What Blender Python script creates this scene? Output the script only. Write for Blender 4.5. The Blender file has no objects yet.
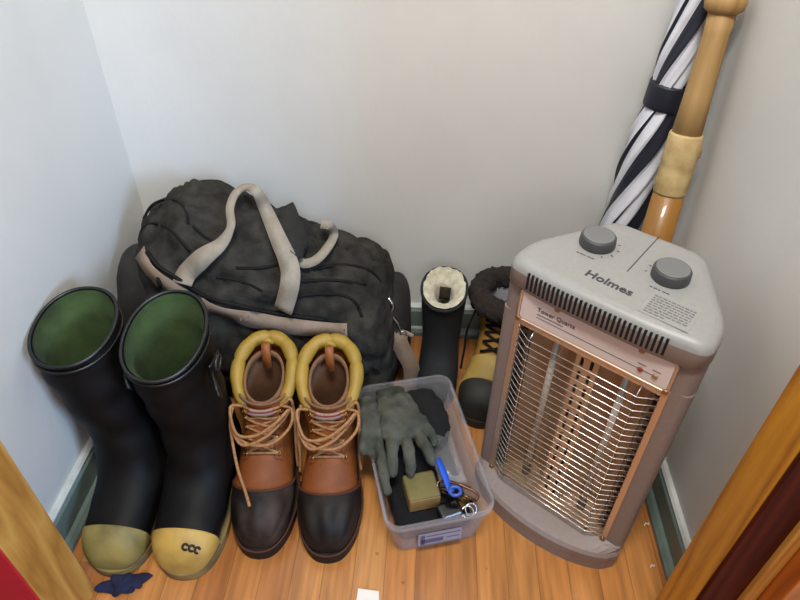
import bpy, bmesh, math, random
from mathutils import Vector, Matrix, noise
from mathutils.bvhtree import BVHTree
random.seed(7)
C = bpy.context.scene.collection
PI = math.pi
sin, cos = math.sin, math.cos

# ------------------------------------------------------------------ camera
H = 1.1
FPX = 633.15
PITCH, YAW, ROLL = 0.707389, 0.04576, 0.019186
fwd = Vector((-sin(YAW)*cos(PITCH), cos(YAW)*cos(PITCH), -sin(PITCH)))
rgt = Vector((cos(YAW), sin(YAW), 0)); upv = rgt.cross(fwd)
CR = rgt*cos(ROLL)+upv*sin(ROLL); CU = upv*cos(ROLL)-rgt*sin(ROLL)
CO = Vector((0, 0, H))
cd = bpy.data.cameras.new('camera'); cam = bpy.data.objects.new('camera', cd); C.objects.link(cam)
cam.matrix_world = Matrix(((CR.x, CU.x, -fwd.x, 0), (CR.y, CU.y, -fwd.y, 0), (CR.z, CU.z, -fwd.z, H), (0, 0, 0, 1)))
cd.sensor_width = 36; cd.sensor_fit = 'HORIZONTAL'; cd.lens = FPX*36/800; cd.clip_start = 0.02
bpy.context.scene.camera = cam
def ray(px, py): return ((px-400)/FPX*CR-(py-300)/FPX*CU+fwd).normalized()
def at_z(px, py, z=0):
    d = ray(px, py); return CO+d*((z-CO.z)/d.z)
def at_y(px, py, y):
    d = ray(px, py); return CO+d*(y/d.y)

XL, XR, YB, HB = -0.633, 0.481, 1.175, 0.0875

# ------------------------------------------------------------------ materials
def lin(h):
    h = h.lstrip('#'); o = []
    for i in (0, 2, 4):
        c = int(h[i:i+2], 16)/255
        o.append(c/12.92 if c <= .04045 else ((c+.055)/1.055)**2.4)
    return (*o, 1)
def mat(name, col, rough=.6, metal=0, col2=None, nscale=20, detail=4, bump=0, bscale=60, stretch=None, contrast=(.35, .65),
        spec=.5, coat=0, alpha=None, trans=0, sheen=0):
    m = bpy.data.materials.new(name); m.use_nodes = True
    nt = m.node_tree; N = nt.nodes; L = nt.links; b = N['Principled BSDF']
    b.inputs['Base Color'].default_value = lin(col); b.inputs['Roughness'].default_value = rough
    b.inputs['Metallic'].default_value = metal; b.inputs['Specular IOR Level'].default_value = spec
    b.inputs['Coat Weight'].default_value = coat; b.inputs['Transmission Weight'].default_value = trans
    b.inputs['Sheen Weight'].default_value = sheen
    tc = N.new('ShaderNodeTexCoord'); mp = N.new('ShaderNodeMapping'); L.new(tc.outputs['Object'], mp.inputs[0])
    if stretch: mp.inputs['Scale'].default_value = stretch
    if col2:
        n = N.new('ShaderNodeTexNoise'); n.inputs['Scale'].default_value = nscale; n.inputs['Detail'].default_value = detail
        L.new(mp.outputs[0], n.inputs['Vector'])
        r = N.new('ShaderNodeValToRGB'); r.color_ramp.elements[0].position = contrast[0]; r.color_ramp.elements[1].position = contrast[1]
        r.color_ramp.elements[0].color = lin(col); r.color_ramp.elements[1].color = lin(col2)
        L.new(n.outputs['Fac'], r.inputs[0]); L.new(r.outputs[0], b.inputs['Base Color'])
    if bump:
        n2 = N.new('ShaderNodeTexNoise'); n2.inputs['Scale'].default_value = bscale; n2.inputs['Detail'].default_value = 5
        L.new(mp.outputs[0], n2.inputs['Vector'])
        bp = N.new('ShaderNodeBump'); bp.inputs['Strength'].default_value = bump; bp.inputs['Distance'].default_value = .003
        L.new(n2.outputs['Fac'], bp.inputs['Height']); L.new(bp.outputs[0], b.inputs['Normal'])
    return m
def wood(name, c1, c2, c3, axis='Y', scale=9, rough=.45, coat=.2):
    """a board with long wavy grain along one axis"""
    m = bpy.data.materials.new(name); m.use_nodes = True
    nt = m.node_tree; N = nt.nodes; L = nt.links; b = N['Principled BSDF']
    tc = N.new('ShaderNodeTexCoord'); mp = N.new('ShaderNodeMapping'); L.new(tc.outputs['Object'], mp.inputs[0])
    s = [1, 1, 1]; s['XYZ'.index(axis)] = .13; mp.inputs['Scale'].default_value = s
    n = N.new('ShaderNodeTexNoise'); n.inputs['Scale'].default_value = scale; n.inputs['Detail'].default_value = 1.5; L.new(mp.outputs[0], n.inputs[0])
    mu = N.new('ShaderNodeMath'); mu.operation = 'MULTIPLY'; mu.inputs[1].default_value = 16; L.new(n.outputs[0], mu.inputs[0])
    fr = N.new('ShaderNodeMath'); fr.operation = 'PINGPONG'; fr.inputs[1].default_value = .5; L.new(mu.outputs[0], fr.inputs[0])
    f2 = N.new('ShaderNodeTexNoise'); f2.inputs['Scale'].default_value = 160; f2.inputs['Detail'].default_value = 3; L.new(mp.outputs[0], f2.inputs[0])
    ad = N.new('ShaderNodeMath'); ad.operation = 'MULTIPLY_ADD'; ad.inputs[1].default_value = .45; L.new(f2.outputs[0], ad.inputs[0]); L.new(fr.outputs[0], ad.inputs[2])
    r = N.new('ShaderNodeValToRGB'); e = r.color_ramp.elements
    e[0].position = .2; e[0].color = lin(c1); e[1].position = .75; e[1].color = lin(c3); k = e.new(.48); k.color = lin(c2)
    L.new(ad.outputs[0], r.inputs[0]); L.new(r.outputs[0], b.inputs['Base Color'])
    b.inputs['Roughness'].default_value = rough; b.inputs['Coat Weight'].default_value = coat; b.inputs['Coat Roughness'].default_value = .25
    if coat == 0: b.inputs['Specular IOR Level'].default_value = .1
    return m
def floor_mat():
    m = bpy.data.materials.new('strip_floor'); m.use_nodes = True
    nt = m.node_tree; N = nt.nodes; L = nt.links; b = N['Principled BSDF']
    def math_(op, a, bb=None, c=None):
        q = N.new('ShaderNodeMath'); q.operation = op
        for i, v in enumerate((a, bb, c)):
            if v is None: continue
            if isinstance(v, (int, float)): q.inputs[i].default_value = v
            else: L.new(v, q.inputs[i])
        return q.outputs[0]
    tc = N.new('ShaderNodeTexCoord'); sx = N.new('ShaderNodeSeparateXYZ'); L.new(tc.outputs['Object'], sx.inputs[0])
    W = .0545
    u = math_('DIVIDE', math_('SUBTRACT', sx.outputs['X'], .0665), W)
    iu = math_('FLOOR', u); fu = math_('FRACT', u)
    wn = N.new('ShaderNodeTexWhiteNoise'); wn.noise_dimensions = '1D'; L.new(iu, wn.inputs['W'])
    # board ends
    v = math_('ADD', sx.outputs['Y'], math_('MULTIPLY', wn.outputs['Value'], 3.1))
    iv = math_('FLOOR', math_('DIVIDE', v, .95)); fv = math_('FRACT', math_('DIVIDE', v, .95))
    cb = N.new('ShaderNodeCombineXYZ'); L.new(iu, cb.inputs[0]); L.new(iv, cb.inputs[1])
    w2 = N.new('ShaderNodeTexWhiteNoise'); w2.noise_dimensions = '2D'; L.new(cb.outputs[0], w2.inputs['Vector'])
    base = N.new('ShaderNodeValToRGB'); e = base.color_ramp.elements
    e[0].position = 0; e[0].color = lin('#b06c34'); e[1].position = 1; e[1].color = lin('#cf8f4d'); k = e.new(.5); k.color = lin('#c07e3e')
    L.new(w2.outputs['Value'], base.inputs[0])
    # grain
    mp = N.new('ShaderNodeMapping'); mp.inputs['Scale'].default_value = (1, .07, 1); L.new(tc.outputs['Object'], mp.inputs[0])
    off = N.new('ShaderNodeCombineXYZ'); L.new(math_('MULTIPLY', w2.outputs['Value'], 7.0), off.inputs[1]); L.new(off.outputs[0], mp.inputs['Location'])
    n = N.new('ShaderNodeTexNoise'); n.inputs['Scale'].default_value = 90; n.inputs['Detail'].default_value = 5; L.new(mp.outputs[0], n.inputs[0])
    n3 = N.new('ShaderNodeTexNoise'); n3.inputs['Scale'].default_value = 24; n3.inputs['Detail'].default_value = 2; L.new(mp.outputs[0], n3.inputs[0])
    g = math_('ADD', math_('MULTIPLY', n.outputs[0], .6), math_('MULTIPLY', n3.outputs[0], .5))
    gr = N.new('ShaderNodeValToRGB'); gr.color_ramp.elements[0].position = .4; gr.color_ramp.elements[1].position = .72
    gr.color_ramp.elements[0].color = (.50, .42, .36, 1); gr.color_ramp.elements[1].color = (1.06, 1.03, 1.0, 1); L.new(g, gr.inputs[0])
    mx = N.new('ShaderNodeMix'); mx.data_type = 'RGBA'; mx.blend_type = 'MULTIPLY'; mx.inputs['Factor'].default_value = .85
    L.new(base.outputs[0], mx.inputs[6]); L.new(gr.outputs[0], mx.inputs[7])
    # seams
    s1 = math_('LESS_THAN', math_('ABSOLUTE', math_('SUBTRACT', math_('ABSOLUTE', math_('SUBTRACT', fu, .5)), .5)), .014)
    s2 = math_('LESS_THAN', fv, .0016)
    sm = math_('MULTIPLY', math_('MAXIMUM', s1, s2), .5)
    mx2 = N.new('ShaderNodeMix'); mx2.data_type = 'RGBA'; L.new(sm, mx2.inputs['Factor']); L.new(mx.outputs[2], mx2.inputs[6]); mx2.inputs[7].default_value = lin('#5a3018')
    # knots / dents
    nk = N.new('ShaderNodeTexNoise'); nk.inputs['Scale'].default_value = 60; nk.inputs['Detail'].default_value = 0; L.new(tc.outputs['Object'], nk.inputs[0])
    kn = math_('MULTIPLY', math_('GREATER_THAN', nk.outputs[0], .84), .5)
    mx3 = N.new('ShaderNodeMix'); mx3.data_type = 'RGBA'; L.new(kn, mx3.inputs['Factor']); L.new(mx2.outputs[2], mx3.inputs[6]); mx3.inputs[7].default_value = lin('#5e3117')
    L.new(mx3.outputs[2], b.inputs['Base Color'])
    b.inputs['Roughness'].default_value = .36; b.inputs['Coat Weight'].default_value = .25; b.inputs['Coat Roughness'].default_value = .22
    bp = N.new('ShaderNodeBump'); bp.inputs['Strength'].default_value = .4; bp.inputs['Distance'].default_value = .002; bp.invert = True
    L.new(sm, bp.inputs['Height']); L.new(bp.outputs[0], b.inputs['Normal'])
    return m
def clear_mat(name, col, opac, rough=.3):
    """cloudy translucent plastic"""
    m = bpy.data.materials.new(name); m.use_nodes = True
    nt = m.node_tree; N = nt.nodes; L = nt.links; b = N['Principled BSDF']; out = N['Material Output']
    b.inputs['Base Color'].default_value = lin(col); b.inputs['Roughness'].default_value = rough
    tr = N.new('ShaderNodeBsdfTransparent'); tr.inputs[0].default_value = (.96, .96, .97, 1)
    mx = N.new('ShaderNodeMixShader'); fr = N.new('ShaderNodeFresnel'); fr.inputs['IOR'].default_value = 1.4
    ad = N.new('ShaderNodeMath'); ad.operation = 'MULTIPLY_ADD'; ad.inputs[1].default_value = .3; ad.inputs[2].default_value = opac; ad.use_clamp = True
    L.new(fr.outputs[0], ad.inputs[0]); L.new(ad.outputs[0], mx.inputs[0])
    L.new(tr.outputs[0], mx.inputs[1]); L.new(b.outputs[0], mx.inputs[2]); L.new(mx.outputs[0], out.inputs['Surface'])
    return m

M = {}
M['wall'] = mat('wall_paint', '#d3d1cc', .75, col2='#cbc9c4', nscale=3, bump=.12, bscale=90)
M['red'] = mat('red_paint', '#c8102e', .6, col2='#bd0e2a', nscale=8, bump=.1)
M['base'] = mat('baseboard_paint', '#6f7f77', .4, col2='#5f6e67', nscale=14, contrast=(.3, .7))
M['base_top'] = mat('baseboard_cap_paint', '#c9cac4', .5, col2='#b5b6b0', nscale=20)
M['floor'] = floor_mat()
M['jamb'] = wood('yellow_pine', '#9c5c0c', '#bd7a14', '#ca8a22', 'Z', 8)
M['shaded_casing'] = wood('shaded_casing_wood', '#3c1206', '#481707', '#501c0a', 'Z', 8, .8, 0)  # red-brown casing edge, its shadow put into the dark colour
M['orange'] = wood('orange_wood', '#9a4a12', '#ad5818', '#b8631f', 'Z', 8)
M['jamb_l'] = wood('tan_pine', '#a06f30', '#bb8840', '#c89a50', 'Z', 8)
M['bead'] = wood('bead_wood', '#b97a30', '#c98a3c', '#d29746', 'Z', 8)
M['rubber'] = mat('black_rubber', '#070607', .6, col2='#0f0b09', nscale=9, bump=.15, bscale=25, spec=.22)
M['rubber_rim'] = mat('rim_rubber', '#0c0d0f', .4)
M['green'] = mat('green_lining', '#222f16', .95, col2='#465a2c', nscale=12, bump=.3, bscale=120, contrast=(.3, .7))
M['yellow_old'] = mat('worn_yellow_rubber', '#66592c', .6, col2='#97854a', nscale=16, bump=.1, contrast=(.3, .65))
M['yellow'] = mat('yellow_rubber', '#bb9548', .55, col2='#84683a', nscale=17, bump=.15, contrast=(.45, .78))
M['sole_y'] = mat('dirty_yellow_sole', '#8d7340', .7, col2='#5d4f33', nscale=16)
M['sole_d'] = mat('dark_sole', '#2a2a30', .7, col2='#3a352f', nscale=20)
M['black'] = mat('black_plastic', '#0d0d0e', .4)
M['mark'] = mat('black_print', '#1c1914', .7)
M['leather'] = mat('tan_leather', '#86450f', .65, col2='#6c3408', nscale=16, bump=.25, bscale=130)
M['leather_in'] = mat('inner_leather', '#7d5638', .75, col2='#5e3f2a', nscale=18, bump=.2)
M['tongue'] = mat('tongue_leather', '#955425', .55, col2='#84461c', nscale=18, bump=.2)
M['collar'] = mat('olive_gold_padding', '#a8832e', .55, col2='#8a7026', nscale=12, bump=.3, bscale=70)
M['duckrubber'] = mat('brown_black_rubber', '#120d0a', .6, col2='#241a14', nscale=15, bump=.2, bscale=40, spec=.3)
M['duckworn'] = mat('worn_brown_rubber', '#120d0a', .6, col2='#3a2c23', nscale=13, bump=.2, bscale=40, contrast=(.45, .66), spec=.3)
M['lace'] = mat('tan_lace', '#a5764a', .8, col2='#8c5f38', nscale=200)
M['seam'] = mat('dark_stitching', '#4a2412', .8)
M['brass'] = mat('brass', '#b08d55', .35, 1)
M['felt'] = mat('dark_felt', '#2a2320', .95)
M['label_w'] = mat('label_white', '#94776c', .8); M['label_r'] = mat('label_red', '#6e2a24', .8)
M['canvas'] = mat('charcoal_canvas', '#24221f', .95, col2='#393631', nscale=30, bump=.6, bscale=260, spec=.15)
M['canvas_d'] = mat('black_canvas', '#191816', .92, col2='#262420', nscale=30, bump=.4, bscale=260)
M['tanstrip'] = mat('tan_trim_cloth', '#8c7867', .85, col2='#7d6a58', nscale=25, bump=.3, bscale=200)
M['web'] = mat('cream_webbing', '#968c7e', .85, col2='#867c6d', nscale=30, bump=.4, bscale=240)
M['pipe'] = mat('black_piping', '#121110', .7, spec=.2)
M['chrome'] = mat('chrome', '#c9c9c6', .22, 1)
M['gunmetal'] = mat('dull_metal', '#4a4a4a', .45, .8)
M['navyboot'] = mat('navy_black_suede', '#0b0d10', .8, col2='#12161a', nscale=16, bump=.3, bscale=120)
M['fleece'] = mat('cream_fleece', '#c9c2ae', .95, col2='#aaa18a', nscale=70, bump=1, bscale=150, sheen=.3)
M['dark_in'] = mat('dark_insole', '#2b1e18', .9)
M['fur'] = mat('dark_brown_fur', '#19130f', .95, col2='#261c17', nscale=90, bump=1, bscale=170)
M['lightfelt'] = mat('grey_felt_liner', '#a9a8ad', .95, bump=.4, bscale=150)
M['tanboot'] = mat('golden_tan_leather', '#a87a33', .6, col2='#94682a', nscale=18, bump=.2)
M['yelboot'] = mat('gold_leather', '#ad8f45', .6, col2='#94793a', nscale=18, bump=.2)
M['greyrub'] = mat('grey_rubber', '#22221d', .65, col2='#1a1915', nscale=18, bump=.2)
M['bin'] = clear_mat('cloudy_plastic', '#c9c7ca', .13, .25)
M['bag'] = clear_mat('clear_film', '#d5d2d2', .10, .12)
M['glove'] = mat('grey_suede_glove', '#36362f', .95, col2='#58574d', nscale=26, bump=.5, bscale=160, contrast=(.3, .7), spec=.15)
M['blackcloth'] = mat('black_knit', '#0b0b0c', .95, bump=.6, bscale=220)
M['tanbox'] = mat('tan_card', '#75683a', .8, col2='#625730', nscale=20)
M['tanbox_lit'] = mat('tan_card_lit', '#96753f', .75, col2='#836335', nscale=20)  # same card, lighter: light on the front face put into the colour
M['blue'] = mat('blue_strap', '#1f55c8', .55)
M['blued'] = mat('blue_clip', '#2c4b98', .35)
M['copper'] = mat('brown_metal_frame', '#6a4a38', .25, .9)
M['lens'] = mat('dark_lens', '#15100d', .08, coat=1)
M['glossblack'] = mat('gloss_black', '#0c0b0b', .2, coat=.5)
M['stick'] = mat('bin_label_paper', '#928990', .6); M['stickink'] = mat('bin_label_ink', '#5a5066', .6)
M['heater'] = mat('heater_grey_mauve', '#8a7a73', .5, col2='#85756e', nscale=120, bump=.06, bscale=400)
M['heater_lit'] = mat('heater_grey_lit', '#959390', .42, col2='#918f8c', nscale=120)  # same plastic as the body; light on the top put in as paler grey
M['knob'] = mat('grey_knob', '#404041', .5); M['knob_cap'] = mat('grey_knob_cap', '#6e6e6e', .5)
M['slot'] = mat('vent_black', '#080808', .9)
M['trimmetal'] = mat('floor_tinted_metal', '#d9c0a8', .32, .75)  # silver metal; the wood floor's reflection is put in as a warm tint
M['plate'] = mat('header_plate', '#dccbc4', .45, .05)
M['reflector'] = mat('reflector_metal', '#c9b096', .33, .6, col2='#b59a7e', nscale=12, stretch=(1, 1, .1))
M['refl_dark'] = mat('grey_metal_back', '#6a5f57', .45, .6)
M['quartz'] = mat('quartz_tube', '#cfc6bc', .25, trans=.3)
M['wire'] = mat('bright_wire', '#d8d0c8', .22, 1)
M['ink'] = mat('grey_ink', '#3c3c40', .6); M['ink_l'] = mat('pale_grey_ink', '#5d5b60', .6)
M['sticker'] = mat('clear_sticker', '#959390', .10, coat=.8)
M['redlens'] = mat('red_indicator', '#8a2b26', .2, coat=.8); M['amber'] = mat('amber_indicator', '#8c6a3a', .2, coat=.8)
M['screw'] = mat('screw_brass', '#b08560', .35, .9)
M['umb_w'] = mat('white_nylon', '#d9dae0', .5, col2='#cfd0d8', nscale=40, bump=.15, bscale=60)
M['umb_b'] = mat('navy_black_nylon', '#171a26', .5)
M['batwood'] = mat('worn_ash_wood', '#ab8856', .65, col2='#84602f', nscale=40, stretch=(1, 1, .06), contrast=(.4, .7))
M['barrel'] = mat('varnished_barrel', '#94641f', .4, col2='#7a4d17', nscale=30, stretch=(1, 1, .08), coat=.3)
M['tape'] = mat('aged_masking_tape', '#c4aa78', .75, col2='#a88d5c', nscale=40, bump=.3)
M['paper'] = mat('white_paper', '#e6dccf', .8)
M['navycloth'] = mat('navy_cloth', '#10122a', .95, col2='#1a1d3e', nscale=40, bump=.4)

# ------------------------------------------------------------------ mesh helpers
def obj(name, verts, faces, m, parent=None, smooth=True, world=False, mats=None, fm=None, sub=0, bevel=0):
    me = bpy.data.meshes.new(name)
    vs = [Vector(v) for v in verts]
    if parent is not None and world:
        P = parent
        mw = Matrix.Identity(4); ch = []
        while P: ch.append(P); P = P.parent
        for q in reversed(ch): mw = mw @ q.matrix_basis
        inv = mw.inverted(); vs = [inv @ v for v in vs]
    me.from_pydata(vs, [], faces)
    bm = bmesh.new(); bm.from_mesh(me); bmesh.ops.recalc_face_normals(bm, faces=bm.faces); bm.to_mesh(me); bm.free()
    for x in (mats or [m]): me.materials.append(M[x] if isinstance(x, str) else x)
    if fm:
        for p, k in zip(me.polygons, fm): p.material_index = k
    if smooth:
        for p in me.polygons: p.use_smooth = len(p.vertices) <= 8
    o = bpy.data.objects.new(name, me); C.objects.link(o)
    if parent is not None: o.parent = parent
    if bevel:
        b = o.modifiers.new('bevel', 'BEVEL'); b.width = bevel; b.segments = 3; b.limit_method = 'ANGLE'; b.angle_limit = .6
    if sub:
        s = o.modifiers.new('subsurf', 'SUBSURF'); s.levels = sub; s.render_levels = sub
    return o
class MB:
    def __init__(s): s.v = []; s.f = []
    def add(s, v, f):
        k = len(s.v); s.v += [Vector(x) for x in v]; s.f += [tuple(i+k for i in q) for q in f]; return s
    def loft(s, rings, closed=True, cap0=False, cap1=False):
        n = len(rings[0]); v = [p for r in rings for p in r]; f = []
        for i in range(len(rings)-1):
            for j in range(n if closed else n-1):
                k = (j+1) % n
                f.append((i*n+j, i*n+k, (i+1)*n+k, (i+1)*n+j))
        if cap0: f.append(tuple(range(n-1, -1, -1)))
        if cap1: f.append(tuple((len(rings)-1)*n+j for j in range(n)))
        return s.add(v, f)
    def box(s, x0, x1, y0, y1, z0, z1, T=None):
        v = [(x, y, z) for x in (x0, x1) for y in (y0, y1) for z in (z0, z1)]
        if T: v = [T @ Vector(p) for p in v]
        return s.add(v, [(0, 1, 3, 2), (4, 6, 7, 5), (0, 4, 5, 1), (2, 3, 7, 6), (0, 2, 6, 4), (1, 5, 7, 3)])
    def tube(s, pts, r, seg=8, closed=False, cap=True, flat=1.0):
        pts = [Vector(p) for p in pts]; n = len(pts)
        rr = r if isinstance(r, (list, tuple)) else [r]*n
        T = []
        for i in range(n):
            a = pts[(i-1) % n] if (closed or i > 0) else pts[i]; b = pts[(i+1) % n] if (closed or i < n-1) else pts[i]
            T.append((b-a).normalized() if (b-a).length > 1e-9 else Vector((0, 0, 1)))
        ref = Vector((0, 0, 1)) if abs(T[0].z) < .9 else Vector((1, 0, 0))
        u = T[0].cross(ref).normalized(); rings = []
        for i in range(n):
            u = (u-T[i]*u.dot(T[i])).normalized(); w = T[i].cross(u)
            rings.append([pts[i]+(u*cos(2*PI*k/seg)+w*sin(2*PI*k/seg)*flat)*rr[i] for k in range(seg)])
        if closed: rings.append(rings[0])
        return s.loft(rings, True, cap and not closed, cap and not closed)
    def ribbon(s, pts, nrm, width, th=.002):
        pts = [Vector(p) for p in pts]; n = len(pts); rings = []
        ww = width if isinstance(width, (list, tuple)) else [width]*n
        for i in range(n):
            t = (pts[min(i+1, n-1)]-pts[max(i-1, 0)]).normalized(); q = Vector(nrm[i]); q = (q-t*q.dot(t)).normalized()
            sd = t.cross(q); w = ww[i]/2
            rings.append([pts[i]+sd*w+q*th/2, pts[i]-sd*w+q*th/2, pts[i]-sd*w-q*th/2, pts[i]+sd*w-q*th/2])
        return s.loft(rings, True, True, True)
    def lathe(s, prof, seg=24, T=None, cap0=True, cap1=True):
        T = T or Matrix.Identity(4)
        rings = [[T @ Vector((r*cos(2*PI*k/seg), r*sin(2*PI*k/seg), z)) for k in range(seg)] for r, z in prof]
        return s.loft(rings, True, cap0, cap1)
    def o(s, name, m, parent=None, **k): return obj(name, s.v, s.f, m, parent, **k)
def spline(keys, n):
    """Catmull-Rom through a list of tuples"""
    keys = [Vector(k) if not isinstance(k, Vector) else k for k in keys]; out = []; m = len(keys)-1
    for i in range(n):
        t = i/(n-1)*m; k = min(int(t), m-1); f = t-k
        p0, p1, p2, p3 = keys[max(k-1, 0)], keys[k], keys[k+1], keys[min(k+2, m)]
        out.append(.5*((2*p1)+(p2-p0)*f+(2*p0-5*p1+4*p2-p3)*f*f+(3*p1-p0-3*p2+p3)*f**3))
    return out
def thing(name, label, cat, loc=(0, 0, 0), rot=(0, 0, 0), group=None):
    o = bpy.data.objects.new(name, None); C.objects.link(o); o.empty_display_size = .05
    o.location = loc; o.rotation_euler = rot; o['label'] = label; o['category'] = cat
    if group: o['group'] = group
    return o
def tag(o, label, cat, group=None):
    o['label'] = label; o['category'] = cat
    if group: o['group'] = group
    return o
def struct(o): o['kind'] = 'structure'; return o
def text_mesh(s, size, extrude=.0003, bold=0):
    cu = bpy.data.curves.new('text', 'FONT'); cu.body = s; cu.size = size; cu.extrude = extrude; cu.align_x = 'CENTER'; cu.align_y = 'CENTER'; cu.resolution_u = 3; cu.offset = bold
    t = bpy.data.objects.new('text', cu); C.objects.link(t)
    bpy.context.view_layer.update()
    me = bpy.data.meshes.new_from_object(t.evaluated_get(bpy.context.evaluated_depsgraph_get()))
    v = [x.co.copy() for x in me.vertices]; f = [tuple(p.vertices) for p in me.polygons]
    bpy.data.objects.remove(t); bpy.data.curves.remove(cu); bpy.data.meshes.remove(me)
    return v, f

# ------------------------------------------------------------------ room shell
def box_obj(name, x0, x1, y0, y1, z0, z1, m, bevel=0): return MB().box(x0, x1, y0, y1, z0, z1).o(name, m, smooth=False, bevel=bevel)
struct(box_obj('floor', -1.6, 1.6, -.9, YB+.1, -.04, 0, 'floor'))
struct(box_obj('wall_left', XL-.08, XL, .479, YB+.08, 0, 2.4, 'wall'))
struct(box_obj('wall_right', XR, XR+.08, .489, YB+.08, 0, 2.4, 'wall'))
struct(box_obj('wall_back', XL, XR, YB, YB+.08, 0, 2.4, 'wall'))
struct(box_obj('ceiling', XL-.08, XR+.08, .479, YB+.08, 2.4, 2.46, 'wall'))
def baseboard(name, ax, sgn, w, a, b):
    """profile run along an axis; sgn = direction the face looks"""
    prof = [(0, 0), (.026, 0), (.026, .012), (.020, .020), (.014, .024), (.014, .072), (.010, .0775), (0, .0775)]
    cap = [(0, .0775), (.011, .0775), (.012, .083), (.008, HB), (0, HB)]
    out = []
    for nm, pf, m in ((name, prof, 'base'), ('cap_moulding', cap, 'base_top')):
        r = []
        for t in (a, b):
            r.append([(w+sgn*d, t, z) if ax == 'y' else (t, w+sgn*d, z) for d, z in pf])
        q = MB().loft(r, True, True, True).o(nm, m, out[0] if out else None, smooth=False)
        out.append(q)
    struct(out[0])
baseboard('baseboard_left', 'y', 1, XL, .479, YB)
baseboard('baseboard_right', 'y', -1, XR, .489, YB)
baseboard('baseboard_back', 'x', -1, YB, XL+.026, XR-.026)
# door frame
struct(box_obj('trim_1', XL-.08, -.539, .392, .478, 0, 2.1, 'jamb_l', bevel=.002))
struct(box_obj('wall_front', -1.6, XL-.081, .40, .48, 0, 2.4, 'red'))
struct(box_obj('wall_outer', XL-.3, -.541, .388, .3915, 0, 2.4, 'red'))
struct(box_obj('trim_2', .400, XR+.08, .425, .488, 0, 2.1, 'jamb', bevel=.002))
struct(box_obj('trim_3', .4015, .4495, .418, .4245, 0, 2.1, 'shaded_casing', bevel=.001))  # casing edge, coloured dark for the shadow on it
struct(box_obj('trim_4', .450, .4665, .410, .4245, 0, 2.1, 'bead', bevel=.003))
struct(box_obj('door_1', .467, 1.0, .385, .4245, .004, 2.05, 'orange', bevel=.002))

# ------------------------------------------------------------------ boots: a tapering shell swept from the toe tip round the heel and up the shaft
class Boot:
    def __init__(s, keys, ntop=2.1, nbot=3.2, lean=0):
        s.lean = lean
        s.k = [Vector((*k[0], *k[1], k[2])) if False else k for k in keys]; s.ntop = ntop; s.nbot = nbot; s.m = len(keys)-1
    def key(s, t):
        t = max(0, min(s.m, t)); k = min(int(t), s.m-1); f = t-k; K = s.k
        fl = lambda q: (q[0][0], q[0][1], q[1][0], q[1][1], q[2])
        p0, p1, p2, p3 = [fl(K[i]) for i in (max(k-1, 0), k, k+1, min(k+2, s.m))]
        return [.5*(2*b+(c-a)*f+(2*a-5*b+4*c-d)*f*f+(3*b-a-3*c+d)*f**3) for a, b, c, d in zip(p0, p1, p2, p3)]
    def pt(s, t, th, off=0):
        """th 0 = top/front line, pi = sole/back line"""
        dy, dz, py, pz, w = s.key(t)
        D = Vector((0, dy, dz)); P = Vector((0, py, pz)); mid = (D+P)/2; ax = (D-P)/2; L = ax.length; ax = ax/L if L else Vector((0, 0, 1))
        c, q = cos(th), sin(th)
        b = min(1, max(0, (t-s.m*.35)/(s.m*.25)))            # shaft sections are round all the way
        nb = s.nbot*(1-b)+2.15*b; n = s.ntop if c >= 0 else nb
        a = math.copysign(abs(c)**(2/n), c)*(L+off); x = math.copysign(abs(q)**(2/n), q)*(w+off)
        p = mid+ax*a+Vector((x, 0, 0)); p.x += s.lean*max(0, p.z-.09); return p
    def nrm(s, t, th):
        e = .01
        a = s.pt(min(t+e, s.m), th)-s.pt(max(t-e, 0), th); b = s.pt(t, th+e)-s.pt(t, th-e)
        n = a.cross(b).normalized()
        dy, dz, py, pz, w = s.key(t); c = Vector((0, (dy+py)/2, (dz+pz)/2))
        return n if n.dot(s.pt(t, th)-c) > 0 else -n
    def patch(s, t0, t1, nt, th0=0, th1=2*PI, nth=40, off=0, wob=0, closed=True, seed=0):
        rings = []
        for i in range(nt):
            t = t0+(t1-t0)*i/(nt-1); r = []
            for j in range(nth):
                th = th0+(th1-th0)*j/(nth if closed else nth-1)
                p = s.pt(t, th, off)
                if wob:
                    d = s.nrm(t, th); p = p+d*wob*noise.noise(Vector((p.x*14+seed, p.y*14, p.z*22)))
                r.append(p)
            rings.append(r)
        return rings
def scaled(keys, sx, sy, sz): return [((a[0]*sy, a[1]*sz), (b[0]*sy, b[1]*sz), w*sx) for a, b, w in keys]
FOOTW = [(.0005, -.307), (.014, -.3058), (.028, -.300), (.041, -.287), (.051, -.265), (.0565, -.237), (.058, -.205), (.054, -.165), (.047, -.125), (.043, -.085), (.044, -.045), (.038, -.012), (.022, .006), (.0005, .011)]
FOOT = [(.0005, -.307), (.012, -.3055), (.0225, -.300), (.0335, -.288), (.0435, -.269), (.051, -.243), (.056, -.208), (.054, -.175), (.046, -.125), (.0415, -.085), (.042, -.045), (.037, -.012), (.022, .006), (.0005, .011)]
def footprint(z0, z1, grow=0, sx=1, sy=1, outline=None):
    """closed outline of the foot seen from above"""
    half = [Vector((p.x*sx+grow*min(1, p.x/.02), p.y*sy+grow*(1 if p.y > -.15 else -1)*max(0, 1-p.x/.05), 0)) for p in spline([Vector((x, y, 0)) for x, y in (outline or FOOT)], 40)]
    ring = half+[Vector((-p.x, p.y, 0)) for p in reversed(half)]
    return [[v+Vector((0, 0, z)) for v in ring] for z in (z0, z0+.003, z1-.003, z1)]

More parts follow.
